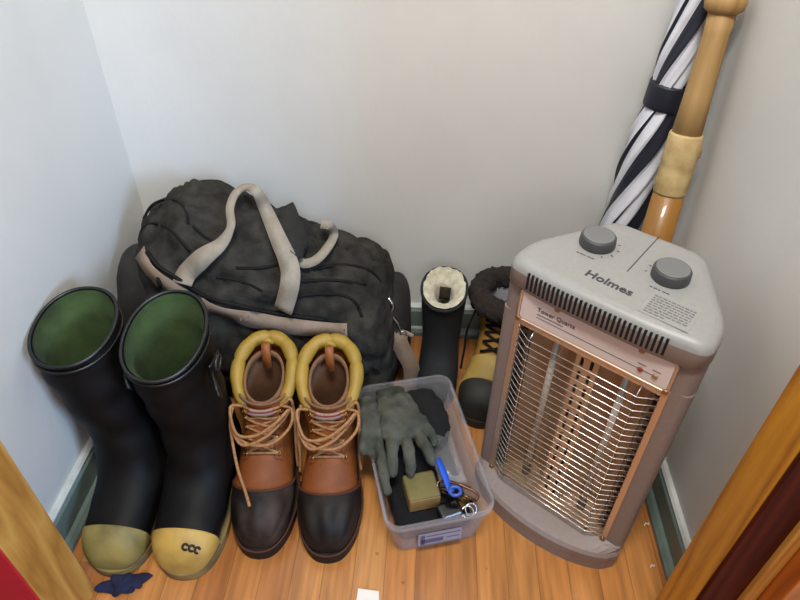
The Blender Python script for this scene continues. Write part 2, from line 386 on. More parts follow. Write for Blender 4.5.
RB = [((-.304, .032), (-.305, .022), .006), ((-.300, .052), (-.302, .016), .028), ((-.286, .076), (-.288, .012), .0445), ((-.258, .090), (-.258, .011), .0550),
      ((-.222, .102), (-.21, .011), .0575), ((-.188, .124), (-.15, .012), .0575), ((-.170, .160), (-.085, .012), .0575), ((-.166, .20), (-.016, .022), .0585),
      ((-.167, .245), (-.006, .085), .060), ((-.170, .285), (-.010, .165), .0615), ((-.174, .32), (-.010, .26), .0625), ((-.177, .352), (-.008, .35), .0638), ((-.178, .370), (-.006, .406), .0642)]
def rubber_boot(label, loc, rz, lean, capmat, mark, seed, fr=0):
    t = thing('rubber_boot', label, 'boot', loc, (0, 0, rz), 'rubber boots by the left wall')
    b = Boot([((k[0][0]+fr*max(0, i-9)/3, k[0][1]+fr*.6*max(0, i-9)/3), k[1], k[2]) for i, k in enumerate(RB)], lean=lean)
    m = MB().loft(b.patch(2.3, 12, 60, nth=44, wob=.0065, seed=seed)); m.o('shaft', 'rubber', t)
    def edge(th): return 3.1-.22*cos(th)+.0*th
    rings = []
    for i in range(18):
        f = i/17; rings.append([b.pt(.02+(edge(2*PI*j/44)-.02)*f, 2*PI*j/44, .0025) for j in range(44)])
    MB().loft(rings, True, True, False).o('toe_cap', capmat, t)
    e = [b.pt(edge(2*PI*j/44), 2*PI*j/44, .001) for j in range(44)]
    MB().tube(e, .0022, 6, True).o('toe_cap_edge', capmat, t)
    MB().loft(footprint(0, .02, .002, 1, 1, FOOTW), True, True, True).o('sole', 'sole_y', t)
    # mud-guard band just above the sole
    MB().tube([b.pt(12, 2*PI*j/48, .001) for j in range(48)], .0032, 8, True).o('rim', 'rubber_rim', t)
    MB().tube([b.pt(11.45, 2*PI*j/48, .002) for j in range(48)], .0025, 6, True).o('rim_band', 'rubber_rim', t)
    MB().loft([[b.pt(12-6.2*i/24, 2*PI*j/44, -.0035-(.008 if i > 2 else 0)) for j in range(44)] for i in range(25)], True, False, True).o('lining', 'green', t)
    # side strap with a buckle, on the outer (right) side
    th = [PI*.42+.5*k/8 for k in range(9)]
    s = 10.6
    MB().ribbon([b.pt(s, a, .006) for a in th], [b.nrm(s, a) for a in th], .02, .004).o('strap', 'rubber_rim', t)
    p = b.pt(s, PI*.42, .008); n = b.nrm(s, PI*.42)
    end = [p, p+n*.006+Vector((.006, -.020, .004)), p+n*.008+Vector((.012, -.032, .0)), p+n*.010+Vector((.018, -.046, -.006))]
    MB().ribbon(end, [n, n, n, n], .018, .004).o('strap_end', 'rubber_rim', t)
    q = b.pt(s, PI*.5, .011)
    ring = [q+Vector((0, .014*cos(a), .012*sin(a))) for a in [2*PI*k/14 for k in range(14)]]
    MB().tube(ring, .0022, 6, True).o('buckle', 'gunmetal', t)
    for zz in (7.6, 8.4):   # ankle folds
        pass
    if mark:
        dl = MB()
        for cx in (-.24, .0, .24):
            pts = []
            for k in range(15):
                a = 2*PI*k/14*(.82)+.5
                pts.append(b.pt(1.95+.17*sin(a), .55+cx+.10*cos(a), .0036))
            dl.ribbon(pts, [b.nrm(1.95, .55+cx)]*15, .0042, .0006)
        dl.o('printed_mark', 'mark', t)
    return t
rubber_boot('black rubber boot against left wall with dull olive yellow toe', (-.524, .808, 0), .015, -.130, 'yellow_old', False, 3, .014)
rubber_boot('black rubber boot with brighter yellow toe carrying a black printed mark', (-.399, .810, 0), .01, -.048, 'yellow', True, 9)

DB = [((-.303, .036), (-.304, .026), .006), ((-.298, .056), (-.300, .021), .022), ((-.283, .077), (-.285, .018), .0365), ((-.255, .091), (-.255, .016), .0485),
      ((-.213, .100), (-.205, .015), .0545), ((-.178, .122), (-.14, .016), .050), ((-.154, .146), (-.06, .016), .046), ((-.140, .164), (-.008, .03), .046),
      ((-.130, .178), (.0, .11), .048), ((-.123, .187), (.006, .185), .050), ((-.119, .192), (.012, .235), .053)]
def duck_boot(label, loc, rz, worn, trail, seed):
    t = thing('duck_boot', label, 'boot', loc, (0, 0, rz), 'leather and rubber duck boots')
    b = Boot(DB)
    MB().loft(b.patch(3.2, 9.9, 50, nth=44, wob=.004, seed=seed)).o('leather_upper', 'leather', t)
    def edge(th):
        c = cos(th); return 3.55+1.0*min(1.0, 1-c)+.25*max(0, -c)
    rings = [[b.pt(.02+(edge(2*PI*j/48)-.02)*i/22, 2*PI*j/48, .003+(.0020*cos(j/48*2*PI*8) if abs(j-24) > 12 and 5 < i < 20 else 0)+.0012*noise.noise(Vector((j*.45, i*.1, seed)))) for j in range(48)] for i in range(23)]
    MB().loft(rings, True, True, False).o('rubber_toe', 'duckworn' if worn else 'duckrubber', t)
    MB().tube([b.pt(edge(2*PI*j/48), 2*PI*j/48, .003) for j in range(48)], .0026, 6, True).o('toe_seam', 'seam', t)
    # low rubber shell round the heel
    rr = []
    for i in range(24):
        tt = 4.2+3.4*i/23; a0 = PI*.62+.0*i
        rr.append([b.pt(tt, a0+(2*PI-2*a0)*j/24, .003) for j in range(25)])
    MB().loft(rr, False).o('heel_shell', 'duckrubber', t)
    MB().loft(footprint(0, .026, .003, 1.02, 1), True, True, True).o('sole', 'duckrubber', t)
    MB().tube([Vector(p)+Vector((0, 0, .027)) for p in footprint(0, .02, .0035, 1.02, 1)[0]], .002, 6, True).o('welt', 'seam', t)
    # padded collar: a fat quilted roll from eyelets round the back
    ths = [.62+(2*PI-1.24)*k/60 for k in range(61)]
    pts, rad = [], []
    for k, a in enumerate(ths):
        u = abs(k/30-1)                           # 0 at back, 1 at front ends
        pp = b.pt(9.85, a, .002+.004*(1-u)); pp.x *= .92; pp.z += .010-.026*u**4
        pts.append(pp); pin = abs(sin(k*PI/7.5))**.35
        rad.append((.0142-.005*u**4)*(.78+.22*pin))
    MB().tube(pts, rad, 14).o('padded_collar', 'collar', t)
    # leather gusset wings under the collar ends
    # inner liner
    def ip(a, d, z): 
        q = b.pt(9.9, a, d); return Vector((q.x*.94, q.y-.012, q.z+z))
    rr = [[ip(2*PI*j/40, -.012, -.004) for j in range(40)], [ip(2*PI*j/40, -.013, .008) for j in range(40)], [ip(2*PI*j/40, -.017, .008) for j in range(40)], [ip(2*PI*j/40, -.0185, -.004) for j in range(40)]]
    for i in range(1, 16):
        tt = 9.9-3.6*i/15; rr.append([b.pt(tt, 2*PI*j/40, -.016)+Vector((0, -.006*(1-i/15), 0)) for j in range(40)])
    MB().loft(rr, True, False, True).o('inner_liner', 'leather_in', t)
    # back pull tab inside
    q0 = ip(PI, -.012, .014)
    MB().ribbon([q0+Vector((0, .004, -.03)), q0+Vector((0, .003, .006)), q0+Vector((0, -.004, .011)), q0+Vector((0, -.012, .0)), q0+Vector((.002, -.022, -.035))],
                [(0, 1, 0), (0, .7, .7), (0, 0, 1), (0, -.8, .5), (0, -1, .3)], .016, .003).o('pull_tab', 'tongue', t)
    # tongue
    rr = []
    for i in range(12):
        tt = 6.2+3.7*i/11; up = max(0, i-7)/4; row = []
        for j in range(17):
            a = -.95+1.9*j/16; p = b.pt(tt, a, -.004+.004*up); p.z += .012*up*cos(a*1.2); p.y -= .004*up
            row.append(p)
        rr.append(row)
    inn = [[p+Vector((0, .004, -.002)) for p in r] for r in rr]
    tg = MB().loft(rr, False).loft(inn, False); tg.loft([rr[-1], inn[-1]], False); tg = tg.o('tongue', 'tongue', t)
    tp = [rr[-1][j]*.5+inn[-1][j]*.5 for j in range(17)]
    MB().tube(tp, .0030, 6).o('tongue_edge', 'leather_in', tg)
    L0 = [b.pt(9.35, -.38+.76*k/8, .0085)+Vector((0, -.0035, .006)) for k in range(9)]
    n0 = [b.nrm(9.35, -.38+.76*k/8)+Vector((0, 0, .5)) for k in range(9)]
    lb = MB().ribbon(L0, n0, .011, .001).o('tongue_label', 'label_w', tg); lb['label'] = 'small pale woven label'
    MB().ribbon([p+n*.0008 for p, n in zip(L0, n0)], n0, .003, .0008).o('label_print', 'label_r', lb)
    # facing flaps either side of the tongue
    for sgn in (-1, 1):
        rr = []
        for i in range(16):
            tt = 5.0+4.75*i/15
            rr.append([b.pt(tt, sgn*(.46+(.30+.12*i/15)*j/5+.10*i/15), .0035+.010*(i/15)**3*(j/5)) for j in range(6)])
        inn = [[p-Vector((0, 0, .003)) for p in r] for r in rr]
        MB().loft(rr, False).loft(inn, False).o('lace_facing', 'leather', t)
    # eyelets
    rows = [5.25, 6.1, 6.95, 7.8, 8.6, 9.3]
    EY = {}
    for sgn in (-1, 1):
        for i, tt in enumerate(rows):
            a = sgn*(.56+.02*i); p = b.pt(tt, a, .0055); n = b.nrm(tt, a); EY[sgn, i] = (p, n)
            T = Matrix.Translation(p) @ n.to_track_quat('Z', 'Y').to_matrix().to_4x4()
            MB().tube([T @ Vector((.0038*cos(2*PI*k/12), .0038*sin(2*PI*k/12), .001)) for k in range(12)], .0013, 6, True).o('eyelet', 'brass', t)
    # laces: criss-cross
    lz = MB()
    def cross(p, q, n, h=.008):
        mid = (p+q)/2+n*h
        return spline([p, p*.75+q*.25+n*h*.8, mid, p*.25+q*.75+n*h*.7, q], 12)
    bar = cross(EY[-1, 0][0], EY[1, 0][0], (EY[-1, 0][1]+EY[1, 0][1]).normalized(), .006); lz.tube(bar, .0027, 7)
    for i in range(len(rows)-1):
        for sgn in (-1, 1):
            p, n1 = EY[sgn, i]; q, n2 = EY[-sgn, i+1]
            lz.tube(cross(p, q, (n1+n2).normalized(), .007+.003*(sgn > 0)+.0012*i), .0028, 7)
    lc = lz.o('laces', 'lace', t)
    # loose bows across the ankle
    f = lambda x, y, z: Vector((x, y, z))
    loop = MB()
    loop.tube(spline([EY[-1, 5][0], f(-.055, -.125, .200), f(-.040, -.165, .175), f(-.005, -.166, .172), f(.03, -.150, .188), f(.05, -.128, .196), f(.040, -.136, .178), f(.01, -.168, .168), f(-.03, -.178, .160), f(-.052, -.150, .175)], 46), .0030, 7)
    loop.tube(spline([EY[1, 5][0], f(.054, -.118, .185), f(.052, -.145, .168), f(.02, -.175, .158), f(-.02, -.176, .160), f(-.045, -.16, .168)], 30), .0030, 7)
    loop.o('lace_bow', 'lace', lc)
    en = MB()
    e2 = MB(); e2.tube(spline([EY[1, 5][0], f(.052, -.108, .203), f(.056, -.110, .17), f(.056, -.125, .12), f(.056, -.14, .075), f(.058, -.15, .055)], 24), .0029, 7)
    if trail:
        en.tube(spline([f(-.050, -.116, .200), f(-.056, -.137, .178), f(-.050, -.167, .155), f(-.038, -.205, .125), f(-.022, -.238, .104), f(-.012, -.262, .096)], 26), [.0029]*22+[.0032]*4, 7)
    else:
        en.tube(spline([f(-.048, -.114, .203), f(-.055, -.118, .18), f(-.056, -.14, .14), f(-.056, -.15, .09), f(-.058, -.16, .065)], 22), .0029, 7)
    en.o('lace_end', 'lace', lc); e2.o('lace_end', 'lace', lc)
    # heel pull loop at the very back
    q = b.pt(9.6, PI, .001)
    MB().ribbon([q+Vector((0, .0, -.03)), q+Vector((0, .008, .0)), q+Vector((0, .006, .018)), q+Vector((0, -.004, .028)), q+Vector((0, -.012, .02))],
                [(0, 1, 0), (0, 1, 0), (0, 1, .6), (0, .2, 1), (0, -1, .5)], .022, .003).o('heel_loop', 'collar', t)
    # toe ridges
    return t
duck_boot('tan leather duck boot beside the rubber boots, one lace trailing over its toe', (-.293, .857, 0), .075, True, True, 1)
duck_boot('tan leather duck boot next to the plastic bin, laces hanging at its sides', (-.172, .857, 0), .085, False, False, 5)

# ------------------------------------------------------------------ duffel bag
bag = thing('duffel_bag', 'slumped charcoal duffel bag with cream handles against the back wall', 'bag', (-.33, 1.02, 0))
KB = [  # x, ztop, yc, hy
    (-.600, .20, 1.03, .07), (-.592, .30, 1.03, .105), (-.565, .375, 1.03, .125), (-.52, .425, 1.025, .137), (-.47, .462, 1.022, .14), (-.41, .452, 1.02, .14),
    (-.33, .415, 1.024, .138), (-.26, .382, 1.026, .134), (-.19, .348, 1.026, .13), (-.125, .338, 1.026, .128), (-.09, .312, 1.03, .122), (-.066, .262, 1.03, .108), (-.052, .18, 1.04, .08)]
def bag_rings(nu=120, nv=110):
    ks = spline([Vector(k) for k in [k for k in [(a, b, c) for a, b, c, d in KB]]], nu); hs = spline([Vector((d, 0, 0)) for a, b, c, d in KB], nu)
    R = []
    for i in range(nu):
        x, zt, yc = ks[i]; hy = hs[i].x; zc = zt*.44; r = []
        for j in range(nv):
            a = 2*PI*j/nv; c, s = cos(a), sin(a)
            n = 2.35 if s > 0 else 3.2
            y = yc+hy*math.copysign(abs(c)**(2/n), c); up = zt-zc
            z = zc+(up if s > 0 else zc-.004)*math.copysign(abs(s)**(2/n), s)
            if s > 0: y += .022*s*(1 if True else 0)
            p = Vector((x, y, z)); d = Vector((0, c, s))
            q = Vector((x*7, y*7, z*9))
            w = .012*noise.noise(q+Vector((3, 1, 7)))+.016*(.35-abs(noise.noise(Vector((x*4.5+2, y*20+x*6, z*20-x*7)))))+.016*(abs(noise.noise(Vector((x*8+4+z*5, y*17, z*17))))*2-.5)+.010*(abs(noise.noise(Vector((x*18, y*30+x*12, z*30))))*2-.5)+.003*noise.noise(q*6)
            if z < .05: w *= max(0, z)/.05
            edge = min(1, i/5, (nu-1-i)/5)
            p += d*w*(.3+.7*edge)+Vector((.01*noise.noise(Vector((y*12, z*12, i*.2)))*(1-edge), 0, 0))
            p.y = min(p.y, YB-.028); p.z = max(p.z, .003)
            r.append(p)
        R.append(r)
    return R
BR_ = bag_rings()
bb = MB().loft(BR_, True, True, True)
obj('bag_body', bb.v, bb.f, 'canvas', bag, world=True)
def blob(name, c, r, m, parent, n=2.6, wob=.01, seed=0, rz=0, nu=20, nv=28, world=True, zmin=.003, fq=14):
    rings = []
    for i in range(nu):
        ph = -PI/2+PI*i/(nu-1); row = []
        for j in range(nv):
            th = 2*PI*j/nv
            sg = lambda q: math.copysign(abs(q)**(2/n), q)
            p = Vector((r[0]*sg(cos(ph))*sg(cos(th)), r[1]*sg(cos(ph))*sg(sin(th)), r[2]*sg(sin(ph))))
            p = p*(1+wob/max(r)*2*noise.noise(p*fq+Vector((seed, 0, 0))))
            p = Matrix.Rotation(rz, 3, 'Z') @ p + Vector(c); p.z = max(p.z, zmin) if world else p.z
            row.append(p)
        rings.append(row)
    return MB().loft(rings, True, True, True).o(name, m, parent, world=world)
blob('end_pocket', (-.574, .985, .215), (.050, .085, .125), 'canvas_d', bag, seed=4)
blob('end_pocket', (-.068, 1.06, .125), (.044, .085, .115), 'canvas_d', bag, seed=8)
bv = BVHTree.FromPolygons([v[:] for v in bb.v], [list(f) for f in bb.f])
def bh(px, py, up=0):
    d = ray(px, py); h = bv.ray_cast(CO, d, 5)
    if h[0] is None:
        g = bv.find_nearest(at_y(px, py, 1.05)); k = (g[0]-CO).dot(d); h = (CO+d*k, g[1])
    n = h[1]; n = n if n.dot(d) < 0 else -n
    return h[0]-d*up, n
def smooth_list(v, k=2):
    for _ in range(k): v = [v[0]]+[(v[i-1]+v[i]*2+v[i+1])/4 for i in range(1, len(v)-1)]+[v[-1]]
    return v
def pathpx(px, n, up=0):
    P = spline([Vector((a, b, 0)) for a, b in px], n); H_ = [bh(p.x, p.y, up) for p in P]
    return smooth_list([h[0] for h in H_]), smooth_list([h[1] for h in H_], 4)
def bag_ribbon(name, px, n, w, m, up=.004, th=.002):
    p, q = pathpx(px, n, up); return MB().ribbon(p, q, w, th).o(name, m, bag, world=True)
def bag_tube(name, px, n, r, m, up=.002):
    p, q = pathpx(px, n, up); return MB().tube(p, r, 6).o(name, m, bag, world=True)
bag_ribbon('tan_trim', [(140, 252), (148, 268), (163, 283), (188, 299), (215, 310), (250, 319), (295, 327), (347, 331)], 50, [.030+.010*sin(PI*k/49) for k in range(50)], 'tanstrip', .010)
bag_tube('zipper', [(147, 252), (158, 266), (180, 280), (206, 297), (240, 306), (280, 314), (326, 320)], 46, .0042, 'pipe', .008)
zp = bh(158, 277, .009)
MB().ribbon([zp[0], zp[0]+Vector((.002, -.006, -.010)), zp[0]+Vector((.003, -.009, -.022))], [zp[1]]*3, .008, .003).o('zip_pull', 'pipe', bag, world=True)
for px in ([(139, 240), (142, 229), (152, 223), (166, 226), (178, 237), (190, 251)], [(144, 218), (152, 205), (167, 199), (180, 202), (187, 214), (188, 224)],
           [(290, 298), (318, 294), (342, 295), (356, 303), (362, 317)], [(312, 271), (330, 266), (350, 265), (370, 270), (381, 282)], [(193, 226), (204, 236), (216, 243)], [(236, 268), (262, 268), (285, 262)], [(296, 282), (330, 280), (366, 284)], [(128, 250), (119, 262), (118, 282), (124, 296)]):
    bag_tube('piping_and_fold', px, 26, .0030, 'pipe', .001)  # pocket piping, plus a short black line painting a dark fold
bag_tube('pocket_slit', [(216, 277), (230, 279), (246, 283), (262, 291)], 18, .0026, 'pipe', .0)
# front handle
def free_path(pts, n, view=True):
    """pixel points carried off the surface by a given height"""
    P = [bh(a, b, u)[0] for a, b, u in pts]; N = [bh(a, b)[1] for a, b, u in pts]
    return spline(P, n), smooth_list(spline(N, n), 30)
fh, fn = free_path([(182, 284, .012), (188, 272, .015), (205, 256, .018), (222, 243, .022), (231, 226, .030), (230, 208, .036), (236, 193, .042), (247, 187, .044), (257, 192, .042), (266, 210, .034), (278, 238, .026), (289, 264, .022), (290, 284, .024), (283, 311, .024)], 60)
fn = [n_*.35+Vector((-.1, -.7, .65))*.65 for n_ in fn]
MB().ribbon(fh, fn, [.038-.023*min(1, max(0, (k-8)/9)) if k < 32 else .015+.022*min(1, (k-32)/18) for k in range(60)], .003).o('handle', 'web', bag, world=True)
rh, rn = free_path([(288, 236, .008), (295, 250, .012), (302, 263, .02), (316, 260, .024), (328, 247, .028), (334, 235, .028), (330, 226, .022), (321, 224, .016)], 40)
MB().ribbon(rh, [Vector((-.1, -.72, .65))]*40, .018, .003).o('handle', 'web', bag, world=True)
gp, gn = free_path([(282, 210, .020), (288, 226, .022), (296, 245, .022), (301, 256, .018)], 14)
MB().ribbon(gp, gn, .055, .012).o('handle_grip', 'canvas_d', bag, world=True)
# shoulder strap end and its snap hook at the right end
hk = [at_y(388, 298, 1.0), at_y(393, 306, .995), at_y(391, 314, .99), at_y(398, 324, .985), at_y(401, 334, .98)]
MB().tube(spline(hk, 16), .0042, 7).o('snap_hook', 'chrome', bag, world=True)
rg = hk[-1]
MB().tube([rg+Vector((.012*cos(2*PI*k/14), 0, .008*sin(2*PI*k/14))) for k in range(14)], .0022, 6, True).o('strap_ring', 'chrome', bag, world=True)
sp = [at_y(401, 331, .985), at_y(399, 340, .972), at_y(404, 352, .968), at_y(411, 366, .965), at_y(411, 382, .96), at_y(405, 396, .955)]
MB().ribbon(spline(sp, 20), [(.15, -.85, .5)]*20, .036, .003).o('shoulder_strap', 'tanstrip', bag, world=True)
tp = [at_y(390, 338, .985), at_y(401, 332, .982), at_y(413, 336, .985)]
MB().tube(spline(tp, 10), .005, 8).o('strap_fold', 'web', bag, world=True)
wl = [at_y(118, 292, .985), at_y(119, 303, .965), at_y(125, 313, .95), at_y(133, 318, .94)]
MB().ribbon(spline(wl, 12), [(-.3, -.8, .5)]*12, .016, .003).o('side_tab', 'web', bag, world=True)

# ------------------------------------------------------------------ lined boot and pac boot at the back
LB = [((-.188, .04), (-.190, .016), .010), ((-.183, .06), (-.186, .010), .026), ((-.170, .078), (-.172, .008), .037), ((-.152, .092), (-.15, .008), .043), ((-.134, .110), (-.11, .008), .044), ((-.122, .135), (-.07, .008), .043), ((-.112, .165), (-.01, .02), .042), ((-.110, .195), (0, .08), .044), ((-.112, .215), (.0, .15), .046), ((-.114, .223), (0, .208), .0475), ((-.116, .229), (0, .256), .048)]
t = thing('winter_boot', 'black winter boot with cream fleece lining by the back baseboard', 'boot', (.050, 1.104, 0), (0, 0, -.06))
b = Boot(LB)
MB().loft(b.patch(0.02, 10, 50, nth=40, wob=.003, seed=2), True, True, False).o('shaft', 'navyboot', t)
MB().loft(footprint(0, .018, .001, .80, .615), True, True, True).o('sole', 'black', t)
rr = []
for i in range(22):
    tt = 10-3.2*i/21; row = []
    for j in range(48):
        a = 2*PI*j/48; nz = noise.noise(Vector((cos(a)*6, sin(a)*6, i*.9)))
        inn = -.003-.022*min(1, i/4)-.006*min(1, i/16)
        p = b.pt(tt, a, inn+.003*nz); p.z += (.004+.002*nz) if i < 3 else 0; row.append(p)
    rr.append(row)
MB().loft(rr, True, False, False).o('fleece_lining', 'fleece', t)
MB().loft([[b.pt(8.3, 2*PI*j/30, -.018) for j in range(30)], [b.pt(8.2, 2*PI*j/30, -.022) for j in range(30)]], True, False, True).o('insole', 'dark_in', t)
MB().tube([b.pt(9.95, 2*PI*j/40, 0) for j in range(40)], .0035, 6, True).o('top_edge', 'navyboot', t)
MB().ribbon([b.pt(9.35-.15*k, PI-.12, -.034-.0015*k) for k in range(6)], [(0, -1, .3)]*6, .024, .003).o('woven_tag', 'dark_in', t)

PB = [((-.25, .045), (-.252, .02), .013), ((-.242, .066), (-.246, .014), .034), ((-.22, .084), (-.225, .012), .046), ((-.185, .094), (-.185, .012), .051),
      ((-.15, .112), (-.13, .012), .049), ((-.13, .14), (-.06, .012), .045), ((-.118, .165), (0, .03), .046), ((-.114, .185), (.004, .10), .050), ((-.114, .20), (.006, .16), .052), ((-.116, .21), (.008, .205), .054)]
t = thing('pac_boot', 'tan pac boot with dark brown fur cuff half hidden behind the heater', 'boot', (.196, 1.118, 0), (0, 0, -.27))
b = Boot(PB)
MB().loft(b.patch(2.4, 9, 46, nth=40, wob=.003, seed=11)).o('leather_shaft', 'tanboot', t)
MB().loft(b.patch(2.6, 4.2, 12, nth=40, off=.002)).o('gold_vamp', 'yelboot', t)
MB().loft(b.patch(.02, 2.75, 20, nth=40, off=.0035), True, True, False).o('rubber_toe', 'greyrub', t)
MB().loft(footprint(0, .022, .002, .93, .83), True, True, True).o('sole', 'greyrub', t)
MB().tube([b.pt(2.75, 2*PI*j/40, .0035) for j in range(40)], .003, 6, True).o('vamp_seam', 'yelboot', t)
cp, cr = [], []
for j in range(56):
    a = 2*PI*j/56; q = b.pt(9, a, .002); q.z += .012; cp.append(q); cr.append(.024+.003*noise.noise(Vector((j*1.7, 0, 0))))
fm_ = MB().tube(cp, cr, 20, True)
fm_.v = [v+Vector((noise.noise(v*190), noise.noise(v*190+Vector((9, 0, 0))), noise.noise(v*190+Vector((0, 9, 0)))))*.008 for v in fm_.v]
fm_.o('fur_cuff', 'fur', t)
MB().loft([[b.pt(9-2.5*i/10, 2*PI*j/36, -.016)+Vector((0, 0, .02*(1-i/10))) for j in range(36)] for i in range(11)], True, False, True).o('felt_liner', 'lightfelt', t)
lz = MB()
for i, tt in enumerate((4.3, 5.0, 5.7, 6.4, 7.1)):
    for sg in (-1, 1):
        p, q = b.pt(tt, sg*.5, .006), b.pt(tt+.7, -sg*.5, .006); lz.tube(spline([p, (p+q)/2+Vector((0, -.006, .004)), q], 8), .003, 6)
q = b.pt(8.6, -.9, .012)
lz.tube(spline([q, q+Vector((-.012, -.02, -.05)), q+Vector((-.012, -.032, -.10)), q+Vector((-.012, -.05, -.145))], 16), .0028, 6)
lz.o('laces', 'pipe', t)

# ------------------------------------------------------------------ plastic bin and what is in it
BA = math.radians(15.4); BC = Vector((.0115, .738, 0))
BT = Matrix.Translation(BC) @ Matrix.Rotation(BA, 4, 'Z')
def rrect(hw, hl, r, z, n=7):
    out = []
    for cx, cy, a0 in ((hw-r, hl-r, 0), (-hw+r, hl-r, PI/2), (-hw+r, -hl+r, PI), (hw-r, -hl+r, 1.5*PI)):
        for k in range(n):
            a = a0+PI/2*k/(n-1); out.append(Vector((cx+r*cos(a), cy+r*sin(a), z)))
    return out
binT = thing('storage_bin', 'open translucent plastic bin full of gloves and small things', 'bin', BC, (0, 0, BA))
R_ = [rrect(.077, .143, .02, 0), rrect(.080, .146, .022, .004), rrect(.0920, .157, .024, .098), rrect(.098, .1630, .026, .099), rrect(.099, .1640, .027, .114), rrect(.0975, .1625, .026, .116),
      rrect(.0940, .1590, .024, .114), rrect(.0905, .155, .024, .098), rrect(.078, .144, .02, .006), rrect(.075, .141, .018, .003)]
MB().loft(R_, True, True, True).o('bin_body', 'bin', binT, smooth=True)
lab = MB().box(-.042, .042, -.1565, -.1535, .020, .062)
T_ = Matrix.Translation((0, -.1545, .045)) @ Matrix.Rotation(-.09, 4, 'X')
l1 = MB().box(-.040, .040, -.0012, -.0004, -.017, .017, T_).o('paper_label', 'stick', binT, smooth=False)
ink = MB()
ink.box(-.036, .006, -.0016, -.0011, -.010, .001, T_); ink.box(-.036, -.028, -.0016, -.0011, -.013, .013, T_); ink.box(-.026, .037, -.0016, -.0011, .008, .010, T_)
ink.box(.012, .036, -.0016, -.0011, -.004, -.002, T_); ink.box(-.038, .038, -.0016, -.0011, -.0157, -.0145, T_)
ink.o('label_print', 'stickink', l1, smooth=False)

def remeshed(mb, vox, it=3):
    me = bpy.data.meshes.new('tmp'); me.from_pydata(mb.v, [], mb.f); o = bpy.data.objects.new('tmp', me); C.objects.link(o)
    r = o.modifiers.new('r', 'REMESH'); r.mode = 'VOXEL'; r.voxel_size = vox
    s = o.modifiers.new('s', 'SMOOTH'); s.factor = .5; s.iterations = it
    bpy.context.view_layer.update()
    m2 = bpy.data.meshes.new_from_object(o.evaluated_get(bpy.context.evaluated_depsgraph_get()))
    v = [x.co.copy() for x in m2.vertices]; f = [tuple(p.vertices) for p in m2.polygons]
    bpy.data.objects.remove(o); bpy.data.meshes.remove(m2); bpy.data.meshes.remove(me)
    return v, f
def glove(label, palm, fingers, loc, seed):
    """palm: list of (centre, half width vector, half thickness); fingers: (polyline, radii)"""
    t = thing('work_glove', label, 'glove', loc, (0, 0, 0), 'grey work gloves in the bin')
    mb = MB(); rings = []
    for c, w, h in palm:
        c = Vector(c); w = Vector(w); nx = palm[-1][0]; ax = (Vector(palm[-1][0])-Vector(palm[0][0])).normalized(); up = w.cross(ax).normalized()
        if up.z < 0: up = -up
        rings.append([c+w*cos(2*PI*k/24)+up*h*sin(2*PI*k/24)*(1+.25*noise.noise(Vector((k*.5, c.y*40, seed)))) for k in range(24)])
    mb.loft(rings, True, True, True)
    for pts, rad in fingers:
        P = spline([Vector(p) for p in pts], 12); Rr = [rad[0]+(rad[1]-rad[0])*i/11 for i in range(12)]
        P.append(P[-1]+(P[-1]-P[-2]).normalized()*rad[1]*.6); Rr.append(rad[1]*.75)
        P.append(P[-1]+(P[-1]-P[-2]).normalized()*rad[1]*.3); Rr.append(rad[1]*.3)
        mb.tube(P, Rr, 12)
    v, f = remeshed(mb, .0024, 4)
    v = [p+Vector((noise.noise(p*55), noise.noise(p*55+Vector((5, 5, 5))), noise.noise(p*55+Vector((0, 8, 2)))))*.0035 for p in v]
    obj('glove_body', v, f, 'glove', t, world=True)
    # cuff hem
    c, w, h = palm[0]; ax = (Vector(palm[-1][0])-Vector(c)).normalized(); w = Vector(w); up = w.cross(ax).normalized()
    MB().tube([Vector(c)+w*cos(2*PI*k/24)*1.02+up*h*sin(2*PI*k/24)*1.05 for k in range(24)], .003, 6, True).o('cuff_hem', 'glove', t, world=True)
    return t
W = lambda px, py, z: at_z(px, py, z)
# main glove lies on the heap, fingers toward the viewer
wv = Vector((.046, .014, -.004))
glove('grey suede work glove lying palm down across the bin contents', [(W(390, 391, .130), wv*.55, .012), (W(394, 400, .132), wv*.75, .017), (W(399, 414, .132), wv*.92, .019), (W(402, 426, .128), wv*1.0, .019), (W(405, 436, .122), wv*.92, .016), (W(406, 440, .118), wv*.8, .012)],
      [((W(391, 432, .122), W(392, 450, .122), W(392, 463, .115), W(392, 473, .104)), (.0125, .0105)), ((W(404, 436, .121), W(409, 452, .122), W(411, 464, .112), W(410, 471, .106)), (.0125, .0105)),
       ((W(416, 430, .122), W(425, 445, .122), W(430, 455, .112), W(431, 460, .108)), (.0125, .0105)), ((W(421, 420, .122), W(430, 432, .118), W(434, 442, .104)), (.0115, .0095)),
       ((W(388, 404, .130), W(384, 414, .134), W(383, 425, .130), W(386, 433, .124)), (.0115, .009))], (-.04, .75, 0), 2)
wv2 = Vector((.017, .007, .006))
glove('grey work glove hooked over the left rim of the bin', [(W(364, 402, .135), wv2*.8, .011), (W(367, 410, .138), wv2*1.1, .013), (W(369, 422, .136), wv2*1.2, .013), (W(371, 431, .132), wv2*1.1, .011), (W(373, 436, .130), wv2*.9, .009)],
      [((W(375, 430, .131), W(380, 452, .124), W(384, 474, .124), W(387, 492, .120)), (.010, .0085)), ((W(369, 432, .130), W(370, 446, .126), W(374, 458, .112)), (.0095, .008)),
       ((W(366, 428, .134), W(363, 440, .128), W(364, 452, .116)), (.009, .008))], (-.10, .79, 0), 5)
